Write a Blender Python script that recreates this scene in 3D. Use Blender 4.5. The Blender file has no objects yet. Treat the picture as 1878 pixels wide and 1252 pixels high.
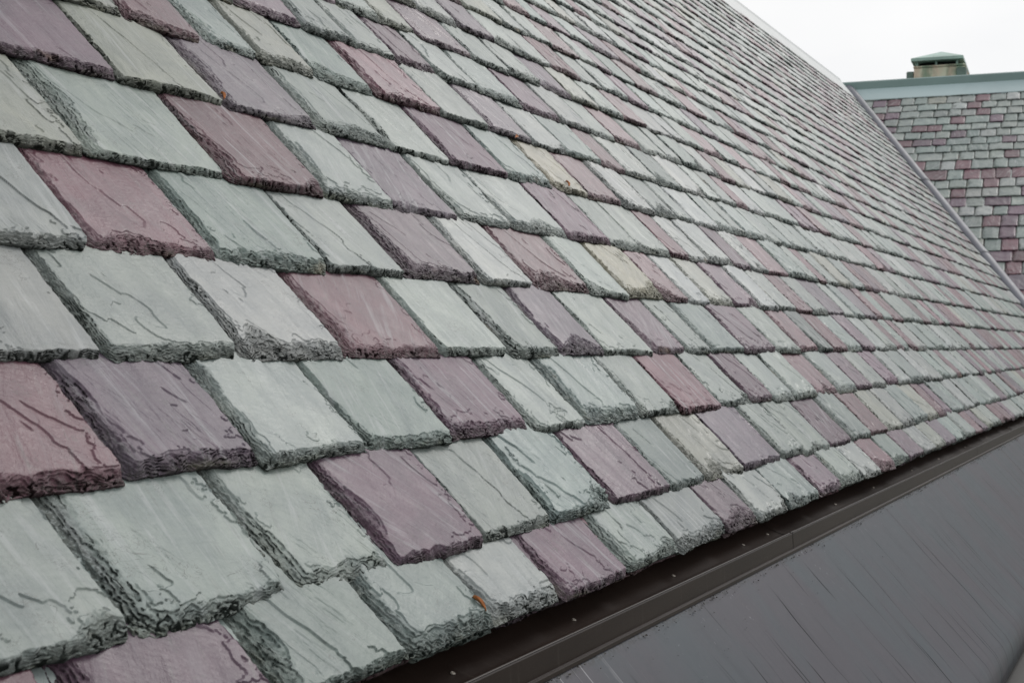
import bpy, math, random
import numpy as np
from mathutils import Vector

S = bpy.context.scene
C = S.collection
rad = math.radians

# ------------------------------------------------------------------ camera
H = 9.0                                   # camera height above the ground
cam_d = bpy.data.cameras.new('camera'); cam = bpy.data.objects.new('camera', cam_d); C.objects.link(cam)
cam.location = (0, 0, H)
cam.rotation_euler = (rad(90.2156), 0, 0)
cam_d.sensor_width = 36.0; cam_d.lens = 2700 / 1878 * 36
cam_d.clip_start = 0.05; cam_d.clip_end = 4000
cam_d.dof.use_dof = True; cam_d.dof.focus_distance = 2.9; cam_d.dof.aperture_fstop = 16
S.camera = cam

# ------------------------------------------------------------------ world / light
SUN_EL, SUN_AZ = rad(40), rad(40)         # azimuth measured from +Y towards +X
w = bpy.data.worlds.new('World'); S.world = w; w.use_nodes = True
nt = w.node_tree; nt.nodes.clear()
def WN(t, **k):
    n = nt.nodes.new(t)
    for a, b in k.items(): setattr(n, a, b)
    return n
sky = WN('ShaderNodeTexSky', sky_type='NISHITA'); sky.sun_disc = False
sky.sun_elevation = SUN_EL; sky.sun_rotation = SUN_AZ; sky.air_density = 1.0; sky.dust_density = 4.0
hs = WN('ShaderNodeHueSaturation'); hs.inputs['Saturation'].default_value = 0.12
hs.inputs['Value'].default_value = 0.6
tc = WN('ShaderNodeTexCoord'); mp = WN('ShaderNodeMapping'); mp.inputs['Scale'].default_value = (1, 1, 2.5)
cn = WN('ShaderNodeTexNoise'); cn.inputs['Scale'].default_value = 2.2; cn.inputs['Detail'].default_value = 5; cn.inputs['Roughness'].default_value = .5
cr = WN('ShaderNodeValToRGB'); cr.color_ramp.elements[0].position = .3; cr.color_ramp.elements[1].position = .62
cr.color_ramp.elements[0].color = (8.6, 8.75, 9.0, 1); cr.color_ramp.elements[1].color = (10.2, 10.2, 10.2, 1)
mx = WN('ShaderNodeMixRGB'); mx.inputs['Fac'].default_value = .96
bg = WN('ShaderNodeBackground'); bg.inputs['Strength'].default_value = 0.1
wo = WN('ShaderNodeOutputWorld')
L = nt.links.new
L(sky.outputs[0], hs.inputs['Color']); L(tc.outputs['Generated'], mp.inputs[0]); L(mp.outputs[0], cn.inputs['Vector'])
L(cn.outputs['Fac'], cr.inputs[0]); L(hs.outputs[0], mx.inputs[1]); L(cr.outputs[0], mx.inputs[2])
L(mx.outputs[0], bg.inputs[0]); L(bg.outputs[0], wo.inputs[0])
sd = bpy.data.lights.new('sun', 'SUN'); sd.energy = 0.9; sd.angle = rad(22); sd.color = (1, .97, .93)
so = bpy.data.objects.new('sun', sd); C.objects.link(so)
sv = Vector((math.sin(SUN_AZ) * math.cos(SUN_EL), math.cos(SUN_AZ) * math.cos(SUN_EL), math.sin(SUN_EL)))
so.rotation_euler = sv.to_track_quat('Z', 'Y').to_euler(); so.location = (0, 0, 30)
S.view_settings.view_transform = 'Standard'; S.view_settings.look = 'None'
S.view_settings.exposure = 0.0; S.view_settings.gamma = 1

# ------------------------------------------------------------------ frames of the two roof planes
def V3(*a): return np.array(a, float)
CAM = V3(0, 0, H)
yaw = rad(24.78384)
D = V3(math.sin(yaw), math.cos(yaw), 0)            # along the eaves
LL = V3(-math.cos(yaw), math.sin(yaw), 0)          # towards the ridge, horizontal
T1 = 1.135
U = (LL + V3(0, 0, T1)) / math.hypot(1, T1)        # up the slope
N = V3(.6812123, -.31453115, .66107485)            # outward normal
O1 = CAM - N                                       # origin of the main plane (1 m from the camera)
def P1(a, u, n=0.0): return O1 + D * a + U * u + N * n
L2 = V3(.93569954, -.35279792, 0)                  # along the cross wing, to the right
N2 = V3(-.18483168, -.49021525, .85177829)
U2 = V3(.30050561, .79700856, .52390241)
VB, VA = P1(17.511, 1.465), P1(22.859, 6.015)      # two points of the valley line
O2 = VB
def P2(a, v, n=0.0): return O2 + L2 * a + U2 * v + N2 * n
VD = VA - VB
def valley_a1(u): return 17.511 + (u - 1.465) * (22.859 - 17.511) / (6.015 - 1.465)
k2 = (VD @ L2) / (VD @ U2)
def valley_a2(v): return k2 * v
FPX = 2700 * 1024 / 1878
def px(P):
    q = P - CAM; c, s = math.cos(rad(.2156)), math.sin(rad(.2156))
    y = q[1] * c + q[2] * s; z = -q[1] * s + q[2] * c
    if y < .05: return None
    return 512 + FPX * q[0] / y, 341 - FPX * z / y, y

# ------------------------------------------------------------------ materials
MATS = {}
class NB:
    def __init__(s, name):
        s.m = bpy.data.materials.new(name); s.m.use_nodes = True; s.t = s.m.node_tree
        s.b = s.t.nodes['Principled BSDF']; MATS[name] = s.m
    def n(s, t, **k):
        x = s.t.nodes.new('ShaderNode' + t)
        for a, b in k.items():
            if a in x.inputs.keys() if isinstance(a, str) else False: pass
            setattr(x, a, b)
        return x
    def l(s, a, b): s.t.links.new(a, b)
    def val(s, sock, v):
        if hasattr(v, 'links') or isinstance(v, bpy.types.NodeSocket): s.l(v, sock)
        else: sock.default_value = v
    def math(s, op, a, b=0.0, c=None, clamp=False):
        x = s.n('Math', operation=op, use_clamp=clamp); s.val(x.inputs[0], a); s.val(x.inputs[1], b)
        if c is not None: s.val(x.inputs[2], c)
        return x.outputs[0]
    def mix(s, f, a, b, mode='MIX'):
        x = s.n('MixRGB', blend_type=mode); s.val(x.inputs[0], f); s.val(x.inputs[1], a); s.val(x.inputs[2], b); return x.outputs[0]
    def noise(s, vec, scale, detail=3, rough=.55, dist=0.0):
        x = s.n('TexNoise'); s.l(vec, x.inputs['Vector']); x.inputs['Scale'].default_value = scale
        x.inputs['Detail'].default_value = detail; x.inputs['Roughness'].default_value = rough; x.inputs['Distortion'].default_value = dist
        return x.outputs['Fac']
    def mapv(s, vec, scale=(1, 1, 1), rot=(0, 0, 0), loc=(0, 0, 0)):
        x = s.n('Mapping'); s.l(vec, x.inputs[0]); x.inputs['Scale'].default_value = scale
        x.inputs['Rotation'].default_value = rot; x.inputs['Location'].default_value = loc; return x.outputs[0]
    def ramp(s, f, lo, hi):
        x = s.n('MapRange'); s.l(f, x.inputs[0]); x.inputs[1].default_value = lo; x.inputs[2].default_value = hi
        x.interpolation_type = 'SMOOTHSTEP'; return x.outputs[0]
    def attr(s, name):
        x = s.n('Attribute'); x.attribute_name = name; return x
    def bump(s, h, strength, dist, prev=None):
        x = s.n('Bump'); s.l(h, x.inputs['Height']); x.inputs['Strength'].default_value = strength
        x.inputs['Distance'].default_value = dist
        if prev is not None: s.l(prev, x.inputs['Normal'])
        return x.outputs[0]

def slate_material():
    b = NB('slate')
    lc = b.attr('lc').outputs['Vector']; tint = b.attr('tint').outputs['Color']
    mk = b.n('SeparateColor'); b.l(b.attr('mk').outputs['Color'], mk.inputs[0])
    edge, crack_shade, rnd = mk.outputs[0], mk.outputs[1], mk.outputs[2]
    mott = b.noise(lc, 9, 4, .6, .6)
    col = b.mix(b.ramp(mott, .25, .75), b.mix(1, tint, (.78, .81, .83, 1), 'MULTIPLY'), b.mix(1, tint, (1.20, 1.18, 1.14, 1), 'MULTIPLY'))
    # long pale streaks across the cleavage face: mineral bands and painted wet highlights
    st = b.noise(b.mapv(lc, (46, 5, 1), (0, 0, .15)), 1, 5, .62, .5)
    stf = b.math('MULTIPLY', b.ramp(st, .50, .72), b.math('MULTIPLY', b.math('ADD', rnd, .15), .46))
    col = b.mix(stf, col, (.48, .49, .50, 1))
    st2 = b.noise(b.mapv(lc, (90, 12, 1), (0, 0, .3), (3, 1, 0)), 1, 3)
    col = b.mix(b.math('MULTIPLY', b.ramp(st2, .56, .72), .25), col, (.14, .15, .14, 1))
    # fine pits, hair lines
    pit = b.noise(lc, 260, 2); col = b.mix(b.math('MULTIPLY', b.ramp(pit, .66, .78), .35), col, (.12, .12, .11, 1))
    hl = b.noise(b.mapv(lc, (14, 30, 1), (0, 0, .7), (7, 3, 0)), 1, 5, .65, 1.2)
    hair = b.math('SUBTRACT', 1.0, b.ramp(b.math('ABSOLUTE', b.math('SUBTRACT', hl, .5)), 0, .010))
    hair = b.math('MULTIPLY', hair, b.ramp(b.noise(lc, 13, 2), .5, .62))
    col = b.mix(b.math('MULTIPLY', hair, .75), col, (.05, .055, .05, 1))
    # weathered, dirty broken margin; shade under the tails painted in too
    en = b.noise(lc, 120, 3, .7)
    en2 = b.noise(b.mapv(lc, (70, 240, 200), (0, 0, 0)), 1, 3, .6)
    dirt_shade = b.math('MULTIPLY', b.ramp(edge, .25, .9), b.ramp(b.math('ADD', b.math('MULTIPLY', en, .5), b.math('MULTIPLY', en2, .5)), .43, .53))
    col = b.mix(b.math('MULTIPLY', dirt_shade, .8), col, b.mix(.78, tint, (.016, .018, .010, 1)))
    moss = b.math('MULTIPLY', b.ramp(edge, .5, 1.0), b.ramp(b.noise(lc, 7, 3), .52, .7))
    col = b.mix(b.math('MULTIPLY', moss, .35), col, (.10, .105, .035, 1))
    rust = b.math('MULTIPLY', b.ramp(b.noise(lc, 5.3, 2), .68, .76), b.ramp(edge, .02, .5))
    col = b.mix(b.math('MULTIPLY', rust, .22), col, (.36, .22, .06, 1))
    ck = b.math('MULTIPLY', crack_shade, 1.5, clamp=True)
    col = b.mix(b.math('MULTIPLY', ck, .97), col, b.mix(.94, tint, (.003, .004, .003, 1)))  # breaks in the cleavage: dirt plus shade of the steps painted in
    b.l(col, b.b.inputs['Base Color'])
    r = b.math('ADD', b.math('ADD', .15, b.math('MULTIPLY', rnd, .14)), b.math('ADD', b.math('MULTIPLY', st, .28), b.math('MULTIPLY', b.noise(lc, 22, 3), .16))); b.l(b.math('ADD', r, b.math('ADD', b.math('MULTIPLY', edge, .15), b.math('MULTIPLY', ck, .3))), b.b.inputs['Roughness'])
    b.l(b.math('MULTIPLY', b.math('SUBTRACT', 1.0, ck), .46), b.b.inputs['Specular IOR Level'])
    h1 = b.noise(b.mapv(lc, (34, 9, 1), (0, 0, .45)), 1, 5, .6, .4)
    bp = b.bump(h1, .6, .004)
    bp = b.bump(b.noise(b.mapv(lc, (60, 150, 1), (0, 0, .5)), 1, 5, .7, .6), .4, .0018, bp)
    bp = b.bump(b.noise(lc, 190, 4, .7), .35, .0016, bp)
    bp = b.bump(b.math('MULTIPLY', b.noise(b.mapv(lc, (120, 210, 200)), 1, 4, .7, .5), b.ramp(edge, .0, .5)), .8, .006, bp)
    bp = b.bump(b.noise(b.mapv(lc, (90, 330, 300)), 1, 3, .7), .55, .0022, bp) if False else bp
    b.l(bp, b.b.inputs['Normal'])
    return b.m

def metal(name, c, rough, spec=.5, metal=0.0, var=.15, vs=3.0, bump=0.0):
    b = NB(name); o = b.n('TexCoord').outputs['Object']
    n1 = b.noise(o, vs, 5, .6, .5)
    lo = tuple(x * (1 - var) for x in c) + (1,); hi = tuple(min(1, x * (1 + var)) for x in c) + (1,)
    b.l(b.mix(b.ramp(n1, .3, .7), lo, hi), b.b.inputs['Base Color'])
    b.l(b.math('ADD', rough - .06, b.math('MULTIPLY', b.noise(o, vs * 4, 3), .14)), b.b.inputs['Roughness'])
    b.b.inputs['Specular IOR Level'].default_value = spec; b.b.inputs['Metallic'].default_value = metal
    if bump: b.l(b.bump(b.noise(o, vs * 5, 3), bump, .003), b.b.inputs['Normal'])
    return b.m

def gutter_metal():
    b = NB('brown_metal'); lc = b.attr('lc').outputs['Vector']     # (along, around, 0)
    n1 = b.noise(b.mapv(lc, (2, 14, 1)), 1, 4)
    col = b.mix(b.ramp(n1, .3, .7), (.018, .0115, .0092, 1), (.026, .0172, .0138, 1))
    dust = b.noise(lc, 260, 2, .7); dm = b.ramp(b.noise(lc, 9, 3), .4, .7)
    col = b.mix(b.math('MULTIPLY', b.math('MULTIPLY', b.ramp(dust, .68, .76), dm), .7), col, (.17, .15, .12, 1))
    stk = b.noise(b.mapv(lc, (70, 6, 1)), 1, 3); col = b.mix(b.math('MULTIPLY', b.ramp(stk, .55, .75), .10), col, (.16, .14, .12, 1))
    b.l(col, b.b.inputs['Base Color'])
    b.l(b.math('ADD', .28, b.math('MULTIPLY', dust, .2)), b.b.inputs['Roughness']); b.b.inputs['Specular IOR Level'].default_value = .14
    return b.m

def sheet_metal():
    b = NB('grey_sheet_metal'); lc = b.attr('lc').outputs['Vector']     # (along D, down the slope, 0)
    big = b.noise(b.mapv(lc, (3, 1.6, 1)), 1, 4, .55, .8)
    col = b.mix(b.ramp(big, .35, .68), (.047, .043, .055, 1), (.038, .049, .060, 1))
    blot = b.noise(b.mapv(lc, (16, 5, 1)), 1, 4, .6, .4)
    col = b.mix(b.math('MULTIPLY', b.ramp(blot, .58, .78), .22), col, (.095, .088, .10, 1))  # lighter smears: wet reflections painted into the colour
    blot2 = b.noise(b.mapv(lc, (9, 2.4, 1), loc=(4, 9, 0)), 1, 4, .6, .4)
    col = b.mix(b.math('MULTIPLY', b.ramp(blot2, .55, .8), .22), col, (.036, .033, .039, 1))
    # water runs: thin dark lines that start somewhere under the gutter and run down
    sep = b.n('SeparateXYZ'); b.l(lc, sep.inputs[0]); X, Y = sep.outputs[0], sep.outputs[1]
    wob = b.math('MULTIPLY', b.math('SUBTRACT', b.noise(b.mapv(lc, (5, 2.2, 1)), 1, 2), .5), .09)
    q = b.math('ADD', X, wob)
    lm = 0.0
    for sc, off, wd, st_, c in ((8.7, .3, .042, .95, (.016, .016, .018, 1)), (19., 5.3, .04, .22, (.030, .029, .032, 1)), (5.3, 11.7, .034, 1.0, (.010, .010, .012, 1)), (31., 3.1, .05, .07, (.035, .033, .037, 1)), (9., 23.1, .22, .16, (.045, .042, .05, 1))):
        qs = b.math('ADD', b.math('MULTIPLY', q, sc), off)
        cell = b.math('FLOOR', qs); wn = b.n('TexWhiteNoise', noise_dimensions='1D'); b.l(cell, wn.inputs['W'])
        pos = b.math('ADD', .15, b.math('MULTIPLY', wn.outputs['Value'], .7))
        dd = b.math('ABSOLUTE', b.math('SUBTRACT', b.math('SUBTRACT', qs, cell), pos))
        ln = b.math('SUBTRACT', 1.0, b.ramp(dd, 0, wd))
        cb2 = b.n('CombineXYZ'); b.l(b.math('MULTIPLY', cell, 3.37), cb2.inputs[0]); b.l(b.math('MULTIPLY', Y, 3.0), cb2.inputs[1]); cb2.inputs[2].default_value = off
        gate = b.ramp(b.noise(cb2.outputs[0], 1, 2), .44, .62)
        start = b.ramp(b.math('ADD', Y, b.math('MULTIPLY', wn.outputs['Value'], .25)), .14, .24)
        lf = b.math('MULTIPLY', b.math('MULTIPLY', ln, gate), b.math('MULTIPLY', start, st_))
        col = b.mix(lf, col, c); lm = b.math('MAXIMUM', lm, lf)
    # white lime runs near the near end
    cb = b.n('CombineXYZ'); b.l(b.math('MULTIPLY', b.math('ADD', X, b.math('MULTIPLY', wob, .3)), 22.0), cb.inputs[0]); cb.inputs[1].default_value = 40.
    l1 = b.noise(cb.outputs[0], 1, 1); ln = b.math('SUBTRACT', 1.0, b.ramp(b.math('ABSOLUTE', b.math('SUBTRACT', l1, .56)), 0, .03))
    near = b.math('SUBTRACT', 1.0, b.ramp(X, 2.05, 2.5))
    brk = b.ramp(b.noise(b.mapv(lc, (20, 9, 1)), 1, 3), .38, .6)
    col = b.mix(b.math('MULTIPLY', b.math('MULTIPLY', ln, near), b.math('MULTIPLY', brk, .85)), col, (.50, .50, .52, 1))
    spl = b.ramp(b.noise(b.mapv(lc, (70, 38, 1)), 1, 3, .6, .8), .66, .72)
    zone = b.math('MULTIPLY', b.math('SUBTRACT', 1.0, b.ramp(Y, .05, .24)), b.ramp(b.noise(b.mapv(lc, (6, 6, 1)), 1, 2), .45, .6))
    col = b.mix(b.math('MULTIPLY', b.math('MULTIPLY', spl, zone), .55), col, (.34, .32, .35, 1))
    spk = b.ramp(b.noise(lc, 150, 1), .80, .84); col = b.mix(spk, col, (.02, .02, .02, 1))
    # dirt line where the sheet meets the trim
    dl = b.math('MULTIPLY', b.math('SUBTRACT', 1.0, b.ramp(Y, .004, .022)), b.ramp(b.noise(b.mapv(lc, (90, 120, 1)), 1, 3), .42, .58))
    col = b.mix(b.math('MULTIPLY', dl, .85), col, (.015, .014, .014, 1))
    b.l(col, b.b.inputs['Base Color'])
    b.l(b.math('ADD', .36, b.math('MULTIPLY', blot, .10)), b.b.inputs['Roughness'])
    b.l(b.math('MULTIPLY', b.math('SUBTRACT', 1.0, lm), .26), b.b.inputs['Specular IOR Level'])
    bp = b.bump(b.noise(b.mapv(lc, (5, 1.5, 1)), 1, 3), .35, .01); bp = b.bump(b.noise(lc, 60, 3), .12, .001, bp)
    b.l(bp, b.b.inputs['Normal'])
    return b.m

SLATE = slate_material(); GUT = gutter_metal(); SHEET = sheet_metal()
ROLL = metal('lilac_grey_lead', (.115, .12, .145), .5, vs=1.2, var=.14, bump=.2)
CHAN = metal('dark_valley_metal', (.03, .03, .04), .5)
RIDGE_PALE = metal('pale_ridge_metal', (.46, .48, .48), .5, vs=.8, var=.06)
TEAL = metal('green_painted_metal', (.30, .385, .395), .45, vs=.7, var=.08)
TEAL_D = metal('dark_green_metal', (.135, .205, .195), .5, vs=.9, var=.12)
DECKM = metal('dark_underlay', (.03, .03, .03), .8)
SCREW = metal('dull_steel', (.32, .29, .25), .45, metal=.4)
COPPER = metal('green_copper', (.27, .39, .34), .5, vs=2.5, var=.2)
COPPER_D = metal('dark_green_copper', (.085, .13, .11), .5, vs=4, var=.4)
BLACKM = metal('matte_black', (.006, .006, .007), .9)
LEAF = metal('orange_leaf', (.42, .16, .05), .6, vs=60, var=.4)
WALLM = metal('grey_render_wall', (.08, .078, .075), .8, vs=.8, var=.1)
def stone():
    b = NB('stained_cream_stone'); o = b.n('TexCoord').outputs['Object']
    g = b.ramp(b.noise(b.mapv(o, (4, 4, 2)), 1, 3, .6), .42, .6)
    p = b.ramp(b.noise(b.mapv(o, (3, 3, 1.2), loc=(5, 2, 1)), 1, 3), .45, .62)
    col = b.mix(g, (.56, .56, .43, 1), (.20, .28, .20, 1)); col = b.mix(b.math('MULTIPLY', p, .6), col, (.60, .42, .33, 1))
    b.l(col, b.b.inputs['Base Color']); b.b.inputs['Roughness'].default_value = .8
    b.l(b.bump(b.noise(o, 30, 4), .4, .01), b.b.inputs['Normal']); return b.m
STONE = stone()
def ground_mat():
    b = NB('paving_and_grass'); o = b.n('TexCoord').outputs['Object']
    col = b.mix(b.ramp(b.noise(o, .15, 5), .45, .55), (.06, .08, .035, 1), (.30, .29, .27, 1))
    col = b.mix(.4, col, b.mix(b.noise(o, 4, 4), (.1, .1, .09, 1), (.3, .3, .28, 1)))
    b.l(col, b.b.inputs['Base Color']); b.b.inputs['Roughness'].default_value = .9; return b.m

# ------------------------------------------------------------------ mesh helpers
def make_obj(name, co, faces, mat, parent=None, attrs=None, smooth=True):
    """faces: list of arrays (each of one face size)"""
    me = bpy.data.meshes.new(name)
    co = np.asarray(co, float); me.vertices.add(len(co)); me.vertices.foreach_set('co', co.astype(np.float32).ravel())
    idx = np.concatenate([np.asarray(f).ravel() for f in faces]).astype(np.int32)
    cnt = np.concatenate([np.full(len(f), np.asarray(f).shape[1]) for f in faces]).astype(np.int32)
    st = np.concatenate([[0], np.cumsum(cnt)[:-1]]).astype(np.int32)
    me.loops.add(len(idx)); me.loops.foreach_set('vertex_index', idx)
    me.polygons.add(len(cnt)); me.polygons.foreach_set('loop_start', st); me.polygons.foreach_set('loop_total', cnt)
    me.polygons.foreach_set('use_smooth', np.full(len(cnt), smooth))
    me.update(calc_edges=True); me.validate()
    if attrs:
        for k, (tp, arr) in attrs.items():
            a = me.attributes.new(k, tp, 'POINT')
            a.data.foreach_set('vector' if tp == 'FLOAT_VECTOR' else 'color', np.asarray(arr, np.float32).ravel())
    me.materials.append(mat)
    o = bpy.data.objects.new(name, me); C.objects.link(o)
    if parent is not None: o.parent = parent; o.matrix_parent_inverse = parent.matrix_world.inverted()
    return o
def thing(name, label, cat, loc, group=None):
    o = bpy.data.objects.new(name, None); C.objects.link(o); o.location = loc; o.empty_display_size = .2
    o['label'] = label; o['category'] = cat
    if group: o['group'] = group
    bpy.context.view_layer.update()
    return o
def box_geo(p0, ax, ay, az, bev=0.0):
    """box from corner p0 along three edge vectors, with chamfered edges made by insetting"""
    p0, ax, ay, az = map(np.asarray, (p0, ax, ay, az))
    co = []; fs = []
    def f(pts):
        b = len(co); co.extend(pts); fs.append([b, b + 1, b + 2, b + 3])
    la, lb, lc_ = (np.linalg.norm(v) for v in (ax, ay, az)); ux, uy, uz = ax / la, ay / lb, az / lc_
    e = min(bev, la * .4, lb * .4, lc_ * .4)
    if e <= 0: e = 1e-4
    # corner points, three per corner
    K = {}
    for i in (0, 1):
        for j in (0, 1):
            for k in (0, 1):
                base = p0 + ax * i + ay * j + az * k; s = (1 - 2 * i, 1 - 2 * j, 1 - 2 * k)
                K[i, j, k, 0] = base + uy * s[1] * e + uz * s[2] * e
                K[i, j, k, 1] = base + ux * s[0] * e + uz * s[2] * e
                K[i, j, k, 2] = base + ux * s[0] * e + uy * s[1] * e
    ids = {}
    for kk, v in K.items(): ids[kk] = len(co); co.append(v)
    q = []; tri = []
    for i in (0, 1): q.append([ids[i, 0, 0, 0], ids[i, 1, 0, 0], ids[i, 1, 1, 0], ids[i, 0, 1, 0]])
    for j in (0, 1): q.append([ids[0, j, 0, 1], ids[1, j, 0, 1], ids[1, j, 1, 1], ids[0, j, 1, 1]])
    for k in (0, 1): q.append([ids[0, 0, k, 2], ids[1, 0, k, 2], ids[1, 1, k, 2], ids[0, 1, k, 2]])
    for j in (0, 1):
        for k in (0, 1): q.append([ids[0, j, k, 1], ids[1, j, k, 1], ids[1, j, k, 2], ids[0, j, k, 2]])
    for i in (0, 1):
        for k in (0, 1): q.append([ids[i, 0, k, 0], ids[i, 1, k, 0], ids[i, 1, k, 2], ids[i, 0, k, 2]])
    for i in (0, 1):
        for j in (0, 1): q.append([ids[i, j, 0, 0], ids[i, j, 1, 0], ids[i, j, 1, 1], ids[i, j, 0, 1]])
    for i in (0, 1):
        for j in (0, 1):
            for k in (0, 1): tri.append([ids[i, j, k, 0], ids[i, j, k, 1], ids[i, j, k, 2]])
    return np.array(co), np.array(q), np.array(tri)
def fix_normals(o):
    import bmesh
    bm = bmesh.new(); bm.from_mesh(o.data); bmesh.ops.recalc_face_normals(bm, faces=bm.faces[:]); bm.to_mesh(o.data); bm.free()
def box(name, p0, ax, ay, az, mat, parent=None, bev=.004):
    co, q, t = box_geo(p0, ax, ay, az, bev)
    o = make_obj(name, co, [q, t], mat, parent, smooth=False); fix_normals(o); return o
def merge(geos):
    cos, qs, ts, b = [], [], [], 0
    for co, q, t in geos: cos.append(co); qs.append(q + b); ts.append(t + b); b += len(co)
    return np.vstack(cos), np.vstack(qs), np.vstack(ts)
def sweep(name, prof, a0, a1, step, mat, parent, along, frame, segs_lc=True, smooth=True, jitter=0):
    """profile [(x,z)] swept along a direction; frame(a, x, z)->point"""
    na = max(2, int((a1 - a0) / step) + 1); As = np.linspace(a0, a1, na)
    L_ = [0]
    for i in range(1, len(prof)): L_.append(L_[-1] + math.hypot(prof[i][0] - prof[i-1][0], prof[i][1] - prof[i-1][1]))
    co = []; lc = []
    for a in As:
        for i, p in enumerate(prof): co.append(frame(a, p[0], p[1])); lc.append((a, L_[i], 0))
    m = len(prof); g = np.arange(na * m).reshape(na, m)
    f = np.stack([g[:-1, :-1], g[1:, :-1], g[1:, 1:], g[:-1, 1:]], -1).reshape(-1, 4)
    return make_obj(name, co, [f], mat, parent, {'lc': ('FLOAT_VECTOR', lc)}, smooth)

# ------------------------------------------------------------------ slates
rng = np.random.default_rng(11)
TAB = rng.random((256, 256)).astype(np.float64)
def vn(x, y):
    xi = np.floor(x).astype(int); yi = np.floor(y).astype(int); fx = x - xi; fy = y - yi
    fx = fx * fx * (3 - 2 * fx); fy = fy * fy * (3 - 2 * fy)
    a = TAB[xi & 255, yi & 255]; b = TAB[(xi + 1) & 255, yi & 255]; c = TAB[xi & 255, (yi + 1) & 255]; d = TAB[(xi + 1) & 255, (yi + 1) & 255]
    return (a * (1 - fx) + b * fx) * (1 - fy) + (c * (1 - fx) + d * fx) * fy
def vl(x, y):
    xi = np.floor(x).astype(int); yi = np.floor(y).astype(int); fx = x - xi; fy = y - yi
    a = TAB[xi & 255, yi & 255]; b = TAB[(xi + 1) & 255, yi & 255]; c = TAB[xi & 255, (yi + 1) & 255]; d = TAB[(xi + 1) & 255, (yi + 1) & 255]
    return (a * (1 - fx) + b * fx) * (1 - fy) + (c * (1 - fx) + d * fx) * fy
def fl(x, y, o=3):                      # angular noise: straight breaks with kinks
    s = 0; a = .5; t = 0
    for i in range(o): s = s + a * vl(x * 2.1**i + y * .31 * i + 7.3 * i, y * 2.1**i - x * .27 * i + 3.1 * i); t += a; a *= .55
    return s / t
def fb(x, y, o=3):
    s = 0; a = .5; t = 0
    for i in range(o): s = s + a * vn(x * 2**i + 17.3 * i, y * 2**i + 9.1 * i); t += a; a *= .55
    return s / t
def sm(x): x = np.clip(x, 0, 1); return x * x * (3 - 2 * x)

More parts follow.
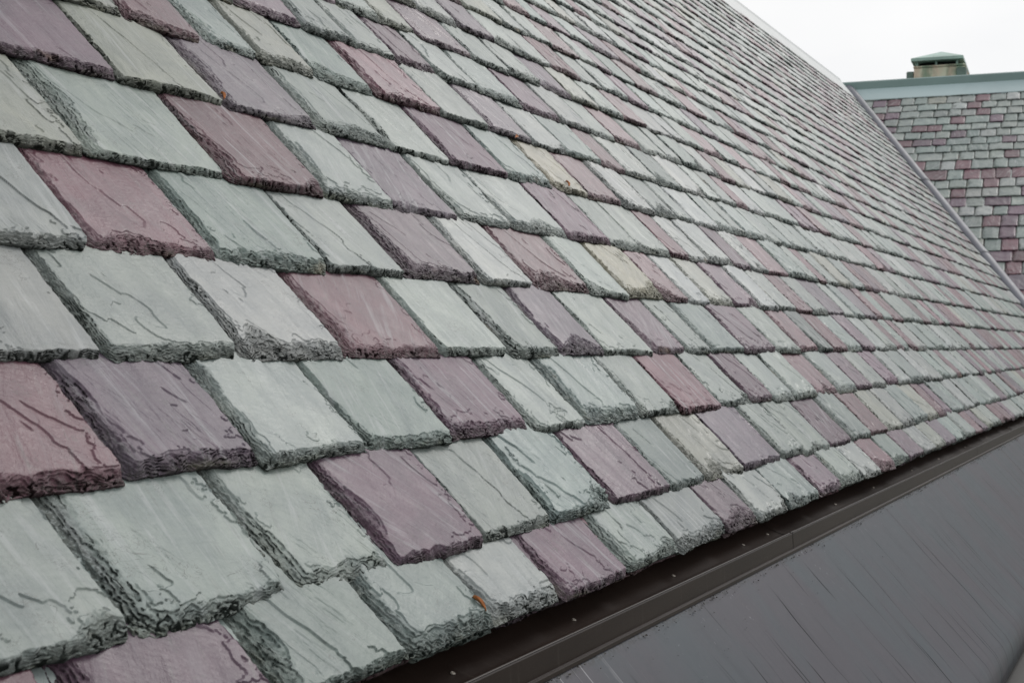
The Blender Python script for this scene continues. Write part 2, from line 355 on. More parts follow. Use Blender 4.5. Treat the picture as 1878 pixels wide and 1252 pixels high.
def slate(w, vis, tot, T, sp, R, tint, frame, a0, u0, tilt, lift, rotz):
    """one hand-cut slate: returns co, quads, lc, tint, mk.  x along the course, y up the slope from the tail"""
    nx = int(np.clip(w / sp, 3, 330)); ny = int(np.clip((vis + .012) / sp, 4, 230))
    xs = np.linspace(0, 1, nx + 1)
    if nx > 10: xs = xs - .10 * np.sin(2 * np.pi * xs) / (2 * np.pi) * 2       # a little denser at both sides
    ts = (vis + .012) * np.linspace(0, 1, ny + 1) ** (1.18 if ny > 10 else 1)
    ts = np.concatenate([ts, [vis + .05, tot]])
    s, t = np.meshgrid(xs, ts)
    o1, o2 = R.uniform(0, 200, 2)
    def jag(v, k): return .0032 * (vn(v * 38 + o1 + k, v * 0 + k) - .5) + .0022 * (vn(v * 150 + o2, v * 0 + k + 3) - .5) + .005 * (vn(v * 9 + o2 + k, v * 0 + 2) - .5)
    rcl, rcr = R.choice([.006, .012, .02, .04], p=[.3, .35, .25, .1]), R.choice([.004, .01, .018], p=[.5, .35, .15])
    xl = jag(t, 1.) + .8 * rcl * np.clip(1 - t / (rcl * 1.6), 0, 1) ** 2.2
    xr = w + jag(t, 60.) - .8 * rcr * np.clip(1 - t / (rcr * 1.6), 0, 1) ** 2.2
    X = xl + (xr - xl) * s
    bow = R.normal(0, .0025)
    Y = t + (jag(s * w, 120.) + bow * (s - .5)) * np.clip(1 - t / .07, 0, 1)
    dB, dL, dR = t, X - xl, xr - X
    kb, kl, kr = R.choice([.5, .75, .95, 1.2, 1.6]), R.choice([.5, .8, 1.1, 1.5, 2.0]), R.uniform(.15, .7); cs = R.uniform(.45, 1.0)
    if sp > .009: kl *= .7; kr *= .5
    chip = R.random() < .35; cx, cw, ch = R.uniform(0, 1) * w, R.uniform(.03, .09), R.uniform(.015, .06)
    wB = kb * (.008 + .015 * fl(X * 13 + o1, X * 0 + 5.5, 3) + .009 * vl(X * 70 + o2, X * 0 + .5))
    if chip: wB = wB + ch * np.exp(-((X - cx) / cw) ** 2)
    wL = kl * (.010 + .022 * fb(Y * 11 + o2, Y * 0 + 8, 2) + .008 * vn(Y * 60 + o1, Y * 0 + 4))
    lt = R.random()
    if lt < .35: wL = wL + R.uniform(.01, .045) * np.exp(-((Y - R.uniform(0, .6) * vis) / .07) ** 2)
    wR = kr * (.006 + .014 * fb(Y * 14 + o2, Y * 0 + 28, 2))
    e1 = np.clip(1 - dB / wB, 0, 1); e2 = np.clip(1 - dL / wL, 0, 1); e3 = np.clip(1 - dR / wR, 0, 1)
    em = (e1 ** 3 + e2 ** 3 + e3 ** 3) ** (1 / 3.)
    edge = np.clip(em, 0, 1)
    drop = T * .70 * np.clip(em, 0, 1.05) ** 1.2
    M = sm(edge * 5)                                           # inside the broken margin
    near = sm((1 - np.clip(np.minimum(np.minimum(dB / .07, dL / .06), dR / .04), 0, 1)) * 1.4)
    # cleavage layers
    lay = T * R.choice([.12, .15, .19])
    wl = (e2 ** 2 + .5 * e3 ** 2) / (e1 ** 2 + e2 ** 2 + e3 ** 2 + 1e-4); wl = np.where(em > 0, wl, sm(1 - dL / .05))
    sk = R.uniform(-.25, .45)
    nzL = fl((X + sk * Y) * 62 + o1, Y * 9 + o2, 4); nzB = fl(X * 24 + o1, Y * 44 + o2, 4)
    nz = nzL * wl + nzB * (1 - wl)
    nf = vl(X * 80 + o2, Y * 130 + o1) * (1 - wl) + vl(X * 120 + o2, Y * 34 + o1) * wl; lowf = fl((X + .5 * Y) * 8 + o2, Y * 3.3 + o1, 4)
    q = drop / lay + (nz - .5) * (3.8 * M + 1.0 * near) + (nf - .5) * (2.4 - 1.2 * wl) * M + (lowf - .5) * R.choice([.7, 1.6, 3.0], p=[.45, .35, .2]) + .5
    gq = np.hypot(np.gradient(q, axis=1) / np.maximum(np.gradient(X, axis=1), 1e-5), np.gradient(q, axis=0) / np.maximum(np.gradient(Y, axis=0), 1e-5)) + 6.
    qf = np.floor(q); sd = (q - qf - .5) / gq                    # signed distance (m) to the nearest break
    cwid = (.55 + .45 * M) * np.maximum((.0004 + .0030 * vn(X * 34 + o2, Y * 22 + o1) ** 3), sp * .60)
    rise = sm(sd / (1.5 * cwid) + .5)
    Z = T - lay * (qf + rise - .5) * (.75 + .25 * M)
    inr = np.clip(1 - np.abs(sd + .1 * cwid) / cwid, 0, 1)
    gate = sm((vn(X * (50 - 15 * wl) + 3 + o1, Y * (50 - 34 * wl) + o2) - .30) / .28)
    brk = sm((vn(X * 260 + o1, Y * 260 + o2) - .18) / .35)
    asym = np.where(sd < 0, 1., .55)
    crack_shade = inr ** .8 * gate * brk * asym * np.clip(.02 + 1.2 * M + .32 * near, 0, 1.2) * cs
    pits = sm((vl(X * 210 + o2, Y * 330 + o1) - .60) / .12) * sm((vn(X * 30 + o1, Y * 60) - .42) / .2) * sm(e1 * 2.0 - .25)
    crack_shade = np.maximum(crack_shade, pits * .8)
    if lt > .7: crack_shade = np.maximum(crack_shade, inr ** .9 * brk * sm((vn(X * 12 + o1, Y * 12) - .5) / .2) * .5)
    rdg = np.abs(fl((X + .45 * Y) * 30 + o2, (Y - .3 * X) * 7 + o1, 4) - .5)
    Z += .0022 * (fb(X * 12 + o1, Y * 8 + o2, 3) - .5) + .0035 * M * (nf - .5) - .0028 * np.clip(.05 - rdg, 0, 1) / .05 * R.choice([.0, .12, .35]) * sm((vn(X * 9 + o1, Y * 9 + o2) - .35) / .3) + .0012 * M * (vl(X * 300, Y * 300) - .5)
    Z += .0034 * (fb((X + .06 * Y) * 24 + o1, Y * 1.8 + o2, 2) - .5) * (1 - .6 * M) + R.uniform(.0005, .0035) * (1 - (2 * s - 1) ** 2)
    Z += R.uniform(.002, .0075) * (fl((X + .6 * Y) * 7 + o2, (Y - .45 * X) * 3.2 + o1, 2) - .5)
    Z -= .0018 * pits + .004 * M * (vl(X * 130 + o1, Y * 190 + o2) - .5)
    wx, wy = R.normal(0, .0015, 2); Z += wx * np.sin(X / w * 3.1) + wy * (Y / vis) * (1 - s)
    Z = np.maximum(Z, .0012)
    if sp > .006: crack_shade = crack_shade * .4 + .42 * sm(e1 * 1.6 - .3) * vn(X * 40 + o1, Y * 90 + o2) * 1.4  # distant slates: shade between courses painted along the tails
    m, n = X.shape; g = np.arange(m * n).reshape(m, n)
    quads = [np.stack([g[:-1, :-1], g[:-1, 1:], g[1:, 1:], g[1:, :-1]], -1).reshape(-1, 4)]
    rim = np.concatenate([g[::-1, 0], g[0, 1:], g[1:, -1]])
    b = m * n; k = len(rim)
    Xf, Yf, Zf = X.ravel(), Y.ravel(), Z.ravel()
    Xb, Yb = Xf[rim], Yf[rim]
    mid = w / 2
    # the lower arris is set back a touch and ragged
    Xb2 = Xb + np.clip((mid - Xb) * .01, -.0015, .0015); Yb2 = Yb + .0012
    XX = np.concatenate([Xf, Xb2]); YY = np.concatenate([Yf, Yb2]); ZZ = np.concatenate([Zf, np.full(k, -.0008)])
    low = b + np.arange(k)
    quads.append(np.stack([rim[:-1], low[:-1], low[1:], rim[1:]], -1))
    ef = np.concatenate([edge.ravel(), np.ones(k)]); cf = np.concatenate([crack_shade.ravel(), np.full(k, .5)])  # side faces darkened evenly: painted shade at the butts
    cr, sr = math.cos(rotz), math.sin(rotz)
    xa = XX * cr - YY * sr; ya = XX * sr + YY * cr; za = ZZ + lift - tilt * YY
    O, A, UU, NN = frame
    co = O + np.outer(a0 + xa, A) + np.outer(u0 + ya, UU) + np.outer(za, NN)
    off = R.uniform(0, 60, 2)
    la = R.normal(0, .35); lc = np.stack([XX * math.cos(la) - YY * math.sin(la) + off[0], XX * math.sin(la) + YY * math.cos(la) + off[1], ZZ * 4], 1)
    tn = np.tile(np.append(tint, 1), (len(co), 1))
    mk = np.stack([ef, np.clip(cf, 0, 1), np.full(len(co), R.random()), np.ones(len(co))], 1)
    return co, np.vstack(quads), lc, tn, mk

PAL = {'G': ((.196, .228, .216), .09), 'P': ((.098, .056, .084), .15), 'R': ((.108, .047, .063), .16),
       'Y': ((.24, .228, .168), .05), 'W': ((.29, .31, .31), .04), 'D': ((.10, .125, .12), .06)}
def tint_of(c, R):
    base, v = PAL[c]; base = np.array(base)
    if c == 'G':
        k = R.random()
        if k < .08: base = np.array((.210, .222, .192))      # buff-green
        elif k < .36: base = np.array((.160, .200, .190))     # sea-green
        elif k < .50: base = np.array((.215, .233, .230))
    if c == 'P' and R.random() < .3: base = np.array((.096, .070, .096))
    return np.clip(base * (1 + R.normal(0, v)) * (1 + R.normal(0, .009, 3)), .02, .8)

def lay_roof(root, frame, courses, T, slate_names, cutfun, nlarge=100):
    """courses: list of dict(u, exp, items=[(a_left, a_right, code)])"""
    allS = []
    for ci, c in enumerate(courses):
        for (al, ar, code, det) in c['items']:
            O, A, UU, NN = frame
            cen = O + A * (al + ar) / 2 + UU * (c['u'] + c['exp'] / 2)
            p = px(cen); vis = 0
            if p and -60 < p[0] < 1084 and -60 < p[1] < 742:
                a = [px(O + A * x + UU * y) for x, y in ((al, c['u']), (ar, c['u']), (ar, c['u'] + c['exp']), (al, c['u'] + c['exp']))]
                if all(a):
                    ins = sum(0 < q[0] < 1024 and 0 < q[1] < 682 for q in a) / 4.
                    ar_ = abs(sum(a[i][0] * a[(i + 1) % 4][1] - a[(i + 1) % 4][0] * a[i][1] for i in range(4))) / 2
                    vis = ar_ * (ins + .12)
            allS.append((vis, ci, al, ar, code, float(np.linalg.norm(cen - CAM)), det))
    order = sorted(range(len(allS)), key=lambda i: -allS[i][0]); big = set(order[:nlarge])
    acc = [[], [], [], [], []]; base = 0
    for i, (vis, ci, al, ar, code, dist, det) in enumerate(allS):
        c = courses[ci]; R = np.random.default_rng(1000 * ci + i)
        O, A, UU, NN = frame
        sp = float(np.clip(dist * .85 / FPX, .001, .03)) if vis > 0 else float(np.clip(dist * 2.2 / FPX, .0028, .03))
        gap = .003 if dist < 12 else .0015
        tilt = T / max(c['exp'], .15)
        co, q, lc, tn, mk = slate(ar - al - gap, c['exp'] + .01, c['exp'] * 2.1, T * R.uniform(.92, 1.2), sp, R, tint_of(code, R), frame,
                                  al + gap / 2, c['u'] + R.normal(0, .003), tilt, R.uniform(0, .004), R.normal(0, .006))
        if i in big:
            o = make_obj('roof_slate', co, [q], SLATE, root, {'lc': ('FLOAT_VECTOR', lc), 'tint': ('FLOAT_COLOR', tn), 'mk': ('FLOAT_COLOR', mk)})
            nm = slate_names.get(code)
            if nm: o['label'] = nm
        else:
            for k_, v in zip(range(5), (co, q + base, lc, tn, mk)): acc[k_].append(v)
            base += len(co)
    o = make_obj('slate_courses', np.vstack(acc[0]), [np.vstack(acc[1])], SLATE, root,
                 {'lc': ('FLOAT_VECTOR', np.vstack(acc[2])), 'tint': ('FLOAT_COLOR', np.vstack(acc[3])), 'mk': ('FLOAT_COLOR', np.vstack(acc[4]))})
    o['kind'] = 'stuff'
    return o

# course lines of the main roof: colour of each slate + position of its right-hand joint (metres along the eaves)
TR = [(.312, "P1.440 G1.726 G2.001 G2.270 P2.578 G2.889 G3.228 P3.481 G3.788 G4.120 P4.432 G4.739 G5.020 R5.300 G5.600 P5.920 G6.220 G6.500 P6.800 G7.100 G7.430 R7.700"),
 (.448, "G1.279 G1.588 G1.840 P2.152 G2.432 G2.739 P3.085 G3.352 G3.673 P4.058 G4.319 G4.658 P4.994 G5.320 R5.640 G5.960 G6.25"),
 (.650, "R1.432 P1.715 G1.997 G2.296 P2.635 G2.920 G3.280 G3.573 R3.920 G4.229 P4.483 G4.745 G5.060 R5.400 G5.750 P6.050 G6.370 P6.66"),
 (.850, "G1.543 G1.849 G2.148 R2.503 G2.809 G3.082 P3.368 G3.716 P4.028 G4.264 G4.619 P5.008 G5.350 R5.650 D5.900 R6.200 G6.500 P6.800 G7.10"),
 (1.060, "G1.676 R1.984 G2.327 G2.611 P2.970 G3.253 R3.637 G3.911 Y4.237 R4.465 W4.697 G5.001 P5.319 W5.579 G5.860 R6.145 G6.450"),
 (1.278, "G1.834 G2.198 R2.538 G2.828 P3.132 G3.438 G3.816 P4.158 G4.419 G4.731 R4.921 W5.164 W5.480"),
 (1.505, "P2.094 G2.404 P2.752 G3.073 G3.386 P3.740 G4.065 Y4.351 R4.662 G4.971 G5.240"),
 (1.722, "G2.279 R2.531 G2.743 G2.977 G3.250 R3.612 G3.914 P4.238 G4.524 G4.848 R5.073 G5.429 G5.729"),
 (1.932, "G2.560 G2.846 P3.126 G3.371 G3.601 P3.866 G4.135 G4.465 P4.791 G5.093 G5.344 R5.642 G5.978"),
 (2.140, "G3.243 P3.512 G3.754 G3.994 P4.366 G4.666 G4.942 P5.234 G5.515 G5.796 R6.096 G6.417"),
 (2.337, "G4.232 G4.519 P4.811 G5.079 G5.330 R5.638 G5.898 G6.215 P6.480 G6.812")]
US = [t[0] for t in TR] + [2.535, 2.74, 2.92, 3.105, 3.265, 3.45, 3.63, 3.835, 4.025, 4.215, 4.40, 4.585, 4.77, 4.955, 5.14, 5.325, 5.51, 5.695, 5.88]
GEN = np.random.default_rng(5)
def rcode(): return str(GEN.choice(list('GPRYW'), p=[.616, .175, .175, .0, .034]))
courses = []
for i, u in enumerate(US):
    nxt = US[i + 1] if i + 1 < len(US) else u + .19
    items = []
    if i < len(TR):
        tk = [(t[0], float(t[1:])) for t in TR[i][1].split()]
        first = tk[0][1] - .305
        for k, (c, a) in enumerate(tk):
            items.append((first if k == 0 else tk[k - 1][1], a, c, True))
    else:
        first = 1.0 + GEN.uniform(0, .3); items = []
    a = first
    while a > -1.2:
        wd = GEN.uniform(.25, .35); items.insert(0, (a - wd, a, rcode(), False)); a -= wd
    a = items[-1][1] if i < len(TR) else first
    end = valley_a1(u) + .12
    while a < end:
        wd = GEN.choice([.2, .25, .3, .35]) + GEN.uniform(-.01, .01); items.append((a, min(a + wd, end + .1), rcode(), False)); a += wd
    courses.append(dict(u=u, exp=nxt - u, items=items))
# under-eaves course peeping out below the first one
frame1 = (O1, D, U, N)
roof = thing('slate_roof', 'steep roof of large green-grey and purple slates with chipped edges filling the left of the photo', 'roof', tuple(P1(5, .3)))
T_SL = .0155
under = []
a = -1.2
while a < valley_a1(.3): wd = GEN.uniform(.25, .35); under.append((a, a + wd, rcode(), False)); a += wd
names = {'P': 'purple slate', 'R': 'dusky red-purple slate', 'Y': 'buff slate with yellow stains', 'W': 'pale wet-looking slate', 'D': 'dark grey-green slate'}
lay_roof(roof, frame1, courses, T_SL, names, None)
accu = []
for k, (al, ar, code, _) in enumerate(under):
    R = np.random.default_rng(9000 + k); cen = P1((al + ar) / 2, .32); p = px(cen)
    sp = float(np.clip(np.linalg.norm(cen - CAM) * 1.3 / FPX, .002, .03)) if p and -50 < p[0] < 1074 else .03
    accu.append(slate(ar - al - .004, .05, .25, T_SL, sp, R, tint_of(code, R), frame1, al, .3165 + R.normal(0, .002), .03, -T_SL - .001, 0))
b_ = 0; cc = [[], [], [], [], []]
for g in accu:
    for k_, v in enumerate((g[0], g[1] + b_, g[2], g[3], g[4])): cc[k_].append(v)
    b_ += len(g[0])
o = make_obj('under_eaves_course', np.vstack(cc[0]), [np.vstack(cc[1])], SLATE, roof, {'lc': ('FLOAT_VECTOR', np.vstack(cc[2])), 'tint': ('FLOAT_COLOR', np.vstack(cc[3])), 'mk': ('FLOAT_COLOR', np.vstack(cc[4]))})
o['kind'] = 'stuff'

def hdown(v): return V3(0, 0, v)
# deck: gable prism under the slates
def prism(name, prof, a0, a1, fr, mat, parent):
    co = [fr(a, *p) for a in (a0, a1) for p in prof]; m = len(prof)
    q = [[i, (i + 1) % m, m + (i + 1) % m, m + i] for i in range(m)]
    caps = [list(range(m)), list(range(m, 2 * m))]
    o = make_obj(name, co, [np.array(q), np.array(caps)], mat, parent, smooth=False); fix_normals(o); return o
UH = U - N * 0
ridge_u = 6.42
rt = P1(0, ridge_u, -.06)
def fr1(a, x, z): return V3(*(O1 + D * a + LL * x)) * V3(1, 1, 0) + V3(0, 0, z)   # x horizontal towards the ridge, z world height
e_ = P1(0, .40, -.05) - O1; r_ = rt - O1
ex, rx = float(e_ @ LL), float(r_ @ LL); ez, rz = float(e_[2] + O1[2]), float(rt[2])
prism('roof_deck', [(ex, ez), (rx, rz), (2 * rx - ex, ez), (2 * rx - ex, ez - .3), (ex + .05, ez - .3)], -1.2, 30, fr1, DECKM, roof)
# ridge capping of the main roof: flat apron, raised roll
s0 = P1(0, 5.92, .012) - O1; s1 = P1(0, 6.40, .012) - O1
pf = [(float(s0 @ LL), float(s0[2] + O1[2]) - .018), (float(s0 @ LL), float(s0[2] + O1[2])), (float(s1 @ LL), float(s1[2] + O1[2]))]
pf += [(pf[-1][0] + .03, pf[-1][1] + .055), (pf[-1][0] + .10, pf[-1][1] + .075), (pf[-1][0] + .17, pf[-1][1] + .055), (pf[-1][0] + .2, pf[-1][1]), (pf[-1][0] + .62, pf[-1][1] - .45)]
sweep('ridge_cap', pf, -1.2, 23.1, 1.0, RIDGE_PALE, roof, D, fr1, smooth=False)

# ------------------------------------------------------------------ cross wing roof
wing = thing('slate_roof', 'small-looking slate roof in neat level courses facing us behind the valley, at the right edge', 'roof', tuple(P2(0, 0)))
frame2 = (O2, L2, U2, N2)
vs = [-.9, -.6, -.3, .02, .39, .766, 1.082, 1.366, 1.678, 2.007, 2.323, 2.586, 2.854, 3.134, 3.399, 3.724, 4.029, 4.296, 4.532, 4.772, 5.037, 5.268, 5.543, 5.803, 6.049, 6.32]
c2 = []
for i, v in enumerate(vs):
    ex2 = (vs[i + 1] if i + 1 < len(vs) else v + .25) - v
    a = valley_a2(v) - .25 + (.1 if i % 2 else 0); items = []
    while a < 6:
        wd = GEN.choice([.19, .205, .22, .28, .33], p=[.25, .35, .2, .12, .08]) + GEN.uniform(-.006, .006)
        items.append((a, a + wd, str(GEN.choice(list('GPRW'), p=[.66, .12, .17, .05])), False)); a += wd
    c2.append(dict(u=v, exp=ex2, items=items))
lay_roof(wing, frame2, c2, .014, names, None)
D2 = V3(-L2[1], L2[0], 0)                                    # horizontal, away from us
def fr2(a, x, z): return (O2 + L2 * a + D2 * x) * V3(1, 1, 0) + V3(0, 0, z)
q0 = P2(0, -1.2, -.05) - O2; q1 = P2(0, 7.0, -.05) - O2
x0, z0, x1, z1 = float(q0 @ D2), float(q0[2] + O2[2]), float(q1 @ D2), float(q1[2] + O2[2])
prism('roof_deck', [(x0, z0), (x1, z1), (2 * x1 - x0, z0), (2 * x1 - x0, z0 - .3), (x0, z0 - .3)], -4.4, 6, fr2, DECKM, wing)
t0 = P2(0, 6.345, .02) - O2; t1 = P2(0, 6.78, .02) - O2
pa = [(float(t0 @ D2), float(t0[2] + O2[2]) - .022), (float(t0 @ D2), float(t0[2] + O2[2])), (float(t1 @ D2), float(t1[2] + O2[2]))]
sweep('ridge_apron', pa, -3.6, 6, 1.0, TEAL, wing, L2, fr2, smooth=False)
tx, tz = pa[-1]
sweep('ridge_cap', [(tx - .004, tz - .01), (tx + .01, tz + .115), (tx + .05, tz + .135), (tx + .34, tz + .135), (tx + .38, tz + .115), (tx + .4, tz - .05), (tx + .9, tz - .35)], -3.4, 6, 1.0, TEAL_D, wing, L2, fr2, smooth=False)

# ------------------------------------------------------------------ valley
val = thing('valley_flashing', 'lilac-grey rounded lead roll running down the valley between the two slate roofs', 'flashing', tuple(VB))
VU = VD / np.linalg.norm(VD); up = (N + N2); up -= VU * (up @ VU); up /= np.linalg.norm(up); side = np.cross(VU, up)
if side @ L2 < 0: side = -side
def frv(a, x, z): return VB + VU * a + side * x + up * z
LV = float(np.linalg.norm(VD))
rp = [(-.10, .012)] + [(.076 * math.cos(t) * -1, .03 + .056 * math.sin(t)) for t in np.linspace(0, math.pi, 14)]
sweep('lead_roll', rp, -3.2, LV + .36, .4, ROLL, val, VU, frv)
sweep('channel', [(-.13, -.01), (.07, -.01), (.08, .034), (.13, .030), (.135, -.01)], -3.2, LV + .35, 1.0, CHAN, val, VU, frv, smooth=False)
for a_, in ((1.3,), (3.55,)):
    sweep('joint_band', [(x * 1.06, .03 + (z - .03) * 1.12) for x, z in rp[1:]], a_, a_ + .035, .02, ROLL, val, VU, frv)

# ------------------------------------------------------------------ eaves trim: cove, fascia, sheet
# cross-section: x = metres to the left of the camera (towards the ridge), z = metres below the camera
def frg(a, x, z): return CAM * V3(0, 0, 1) + LL * x + D * a + V3(0, 0, -z)
gut = thing('eaves_trim', 'dark brown metal gutter trim under the lowest slates, with screws and butt joints', 'gutter', tuple(frg(4, .93, .5)))
cove = [(1.10, .36), (1.06, .412), (1.03, .440), (1.005, .4565), (.985, .4670), (.968, .4745), (.955, .4785), (.945, .4800), (.9395, .4790), (.9365, .4765), (.9345, .4735), (.9328, .4728), (.9310, .4748)]
sec = [(-1.2, 3.73), (3.733, 7.30), (7.303, 10.8), (10.803, 14.4), (14.403, 20.5)]
for a0, a1 in sec:
    sweep('cove_channel', cove, a0, a1, .6, GUT, gut, D, frg)
    sweep('fascia', [(.9318, .4758), (.9300, .478), (.9285, .5155), (.9268, .5180)], a0 + .001, a1 - .001, .6, GUT, gut, D, frg, smooth=False)
# small upturned ledge between the fascia and the sheet
sweep('drip_ledge', [(.9290, .5165), (.9235, .5180), (.9225, .5165), (.9205, .5172), (.9200, .5235)], -1.2, 20.5, .6, GUT, gut, D, frg, smooth=False)
def screw(a, x, z, parent):
    n = 10; co = []; r1, r2 = .0042, .0030; ctr = frg(a, x, z)
    up_ = (V3(0, 0, 1) * .95 - LL * .3); up_ /= np.linalg.norm(up_); e1 = D; e2 = np.cross(up_, D)
    for r, h in ((r1, 0), (r1, .0012), (r2, .0026)):
        for i in range(n): t = 2 * math.pi * i / n; co.append(ctr + (e1 * math.cos(t) + e2 * math.sin(t)) * r + up_ * h)
    co.append(ctr + up_ * .0019); q = []; tr = []
    for k in range(2):
        for i in range(n): q.append([k * n + i, k * n + (i + 1) % n, (k + 1) * n + (i + 1) % n, (k + 1) * n + i])
    for i in range(n): tr.append([2 * n + i, 2 * n + (i + 1) % n, 3 * n])
    o = make_obj('screw', co, [np.array(q), np.array(tr)], SCREW, parent, smooth=False); return o
for a_ in (1.9, 2.36, 2.90, 3.42, 3.64, 4.42, 5.0, 5.75, 6.4, 7.2, 8.0, 9.0): screw(a_, .972, .4722, gut)
# raised joint covers over the butt joints
for a_ in (3.7315, 7.3015, 10.8015):
    sweep('joint_cover', [(x - .0012, z - .0014) for x, z in cove[3:]], a_ - .018, a_ + .018, .02, GUT, gut, D, frg)

apr = thing('metal_sheet_roof', 'smooth dark grey metal sheet sloping down below the gutter, streaked by rain, lower right', 'metal roof', tuple(frg(4, .7, .8)))
sh = [(.925, .5225)]
ns = 40
for i in range(1, ns + 1): s_ = .374 * i / ns; sh.append((.925 - s_, .5225 + 1.085 * s_))
x, z = sh[-1]
ang = math.atan(1.085)
for i in range(1, 9):                                        # bull-nosed lower edge
    ang2 = ang + (rad(86) - ang) * i / 8; x -= .0095 * math.cos(ang2); z += .0095 * math.sin(ang2); sh.append((x, z))
sh.append((x - .001, z + .035)); sh.append((x + .02, z + .037))
sweep('metal_sheet', sh, -1.2, 20.5, .12, SHEET, apr, D, frg)
xe, ze = x, z
DB = np.random.default_rng(77); dco = []; dq = []
DIRT = metal('dark_grit', (.035, .030, .025), .9, vs=200, var=.5)
for i in range(900):
    a_ = DB.uniform(1.0, 9.0) if i < 700 else DB.uniform(1.0, 4.5)
    if DB.random() > .35 + .65 * (math.sin(a_ * 7.1) > -.2): continue
    s_ = abs(DB.normal(0, .006)) if i < 700 else DB.uniform(0, .09) ** 1.0
    c0 = frg(a_, .9185 - s_, .5240 + 1.085 * s_); r0 = DB.uniform(.0008, .0024) * (1 if i < 700 else .6)
    dirs = DB.normal(0, 1, (6, 3)); base = len(dco)
    oct_ = [(1, 0, 0), (-1, 0, 0), (0, 1, 0), (0, -1, 0), (0, 0, .6), (0, 0, -.6)]
    for k, (x_, y_, z_) in enumerate(oct_): dco.append(c0 + r0 * (D * x_ * DB.uniform(.6, 2.2) + LL * y_ + V3(0, 0, z_)) + r0 * .25 * dirs[k])
    for t in ((0, 2, 4), (2, 1, 4), (1, 3, 4), (3, 0, 4), (2, 0, 5), (1, 2, 5), (3, 1, 5), (0, 3, 5)): dq.append([base + j for j in t])
o = make_obj('grit', dco, [np.array(dq)], DIRT, None, smooth=False); o['kind'] = 'stuff'
o['label'] = 'dark grit and crumbs collected along the upper edge of the grey metal sheet'; o['category'] = 'grit'
# pale ledge and wall of the building underneath
bw = thing('building_wall', 'grey rendered wall and ledge under the grey metal sheet, showing only at the bottom right corner', 'wall', tuple(frg(6, .6, H)))
def pbox(name, x0, x1, z0, z1, a0, a1, mat, parent, bev=.005):
    return box(name, frg(a0, x0, z1), D * (a1 - a0), LL * (x1 - x0), V3(0, 0, z1 - z0), mat, parent, bev)
pbox('ledge', xe - .10, 1.3, ze + .06, ze + .16, -1.2, 20.5, WALLM, bw)
pbox('wall', xe + .05, 1.4, ze + .16, H - .01, -1.2, 20.5, WALLM, bw)

# ------------------------------------------------------------------ chimney on the wing ridge
def at_pixel_depth(xp, yp, dep):                              # point of the place seen at that picture point, at a given depth
    c, s = math.cos(rad(.2156)), math.sin(rad(.2156)); X = (xp - 939) / 2700 * dep; Z = -(yp - 626) / 2700 * dep
    return CAM + V3(X, dep * c - Z * s, dep * s + Z * c)
chw = None
dep = 23.6
A0 = at_pixel_depth(1676, 126, dep)                           # upper front-left corner of the stack
k_ = dep / 2700
h0 = A0[2]
chim = thing('chimney', 'squat cream and green stained chimney with a low green metal hood behind the far ridge', 'chimney', tuple(A0 * V3(1, 1, 0) + V3(0, 0, 12.9)))
wS = 70 * k_ / .936 * 1.0
base_z = h0 - .9
box('stack', A0 * V3(1, 1, 0) + V3(0, 0, base_z), L2 * (wS + .13), D2 * 1.65, V3(0, 0, h0 - base_z), STONE, chim, .012)
wB_ = 17 * k_
PL = A0 * V3(1, 1, 0) + V3(0, 0, base_z) - L2 * (.122) - D2 * .0
box('side_block', PL + D2 * .05, L2 * .118, D2 * .9, V3(0, 0, h0 - base_z - .035), COPPER_D, chim, .014)
PR = A0 * V3(1, 1, 0) + V3(0, 0, base_z) + L2 * wS - D2 * .035
box('side_block', PR, L2 * .15, D2 * .30, V3(0, 0, h0 - base_z - .03), COPPER_D, chim, .014)
box('stack_coping', A0 * V3(1, 1, 0) + V3(0, 0, h0 + .002) - L2 * .01 - D2 * .02, L2 * (wS + .15), D2 * 1.69, V3(0, 0, .030), STONE, chim, .012)
# near-black flue block inside, posts, hood
box('flue', A0 * V3(1, 1, 0) + V3(0, 0, h0 + .034) + L2 * .07 + D2 * .12, L2 * (wS - .05), D2 * 1.4, V3(0, 0, .055), BLACKM, chim, .01)
hz = h0 + .032
for fx, fy in ((.03, .02), (wS * .5, .02), (wS - .01, .02), (.03, 1.5), (wS * .5, 1.5), (wS + .03, 1.5)):
    box('post', A0 * V3(1, 1, 0) + V3(0, 0, hz) + L2 * fx + D2 * fy, L2 * .032, D2 * .032, V3(0, 0, .064), COPPER, chim, .004)
hb = A0 * V3(1, 1, 0) + V3(0, 0, hz + .066) - L2 * .035 - D2 * .10
HW, HD = .80, 2.0
co = []; fs4 = []; fs3 = []
for z_ in (0, .046):
    for fx, fy in ((0, 0), (HW, 0), (HW, HD), (0, HD)): co.append(hb + L2 * fx + D2 * fy + V3(0, 0, z_))
ap = .25
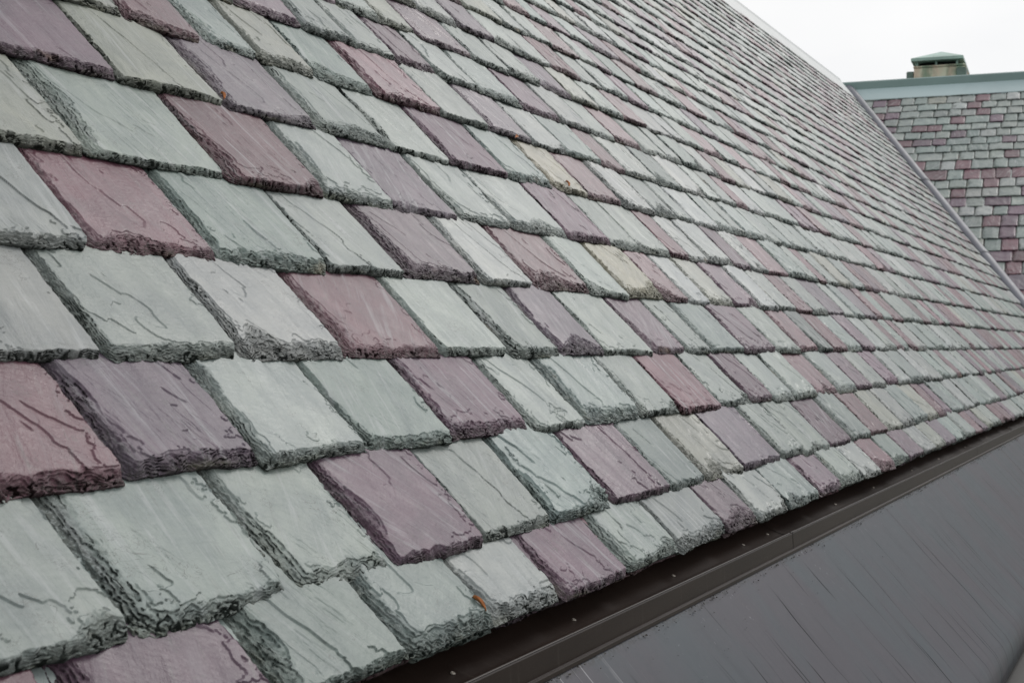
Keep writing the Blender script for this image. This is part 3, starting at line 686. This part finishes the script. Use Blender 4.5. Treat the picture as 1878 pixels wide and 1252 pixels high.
co.append(hb + L2 * HW * .5 + D2 * HD * .45 + V3(0, 0, .046 + ap)); co.append(hb + L2 * HW * .5 + D2 * HD * .55 + V3(0, 0, .046 + ap))
q_ = [[0, 1, 2, 3], [0, 1, 5, 4], [1, 2, 6, 5], [2, 3, 7, 6], [3, 0, 4, 7], [5, 6, 9, 8], [7, 4, 8, 9]]; t_ = [[4, 5, 8], [6, 7, 9]]
o = make_obj('hood', co, [np.array(q_), np.array(t_)], COPPER, chim, smooth=False); fix_normals(o)

# ------------------------------------------------------------------ small fallen leaves and flakes
def leaf(a, u, n, ln, wd, rot, label):
    pts = []; m = 8
    for i in range(m + 1):
        t = i / m; hw = wd * math.sin(math.pi * min(1, t * .96 + .02)) ** .8 * .5
        for s_ in (-1, -.5, 0, .5, 1): pts.append((t * ln, s_ * hw, .0035 * abs(s_) * (1 + t) + .004 * math.sin(t * 3)))
    cr, sr = math.cos(rot), math.sin(rot); co = [P1(a + x * cr - y * sr, u + x * sr + y * cr, n + z) for x, y, z in pts]
    g = np.arange(len(pts)).reshape(m + 1, 5)
    f = np.stack([g[:-1, :-1], g[1:, :-1], g[1:, 1:], g[:-1, 1:]], -1).reshape(-1, 4)
    o = make_obj('fallen_leaf', co, [f], LEAF, None)
    me = o.data; c0 = np.array(co).mean(0)
    for v in me.vertices: v.co -= Vector(c0)
    o.location = tuple(c0)
    o['label'] = label; o['category'] = 'leaf'; o['group'] = 'small orange leaf flakes caught on the slates'
leaf(1.985, .338, .017, .030, .009, 1.9, 'orange leaf flake between two green slates of the lowest course, nearest the camera')
leaf(2.410, 1.520, .016, .018, .009, 1.4, 'ochre flake at the lower corner of a green slate near the upper left corner')
leaf(4.075, 1.715, .016, .024, .010, .4, 'small orange flake on the upper slates, above the yellow-stained slate')
leaf(4.200, 1.525, .016, .026, .012, 1.2, 'tiny orange flake right of the yellow-stained slate')

# ------------------------------------------------------------------ ground
gm = ground_mat()
o = make_obj('ground', [(-1500, -1500, 0), (1500, -1500, 0), (1500, 1500, 0), (-1500, 1500, 0)], [np.array([[0, 1, 2, 3]])], gm, None)
o['kind'] = 'structure'
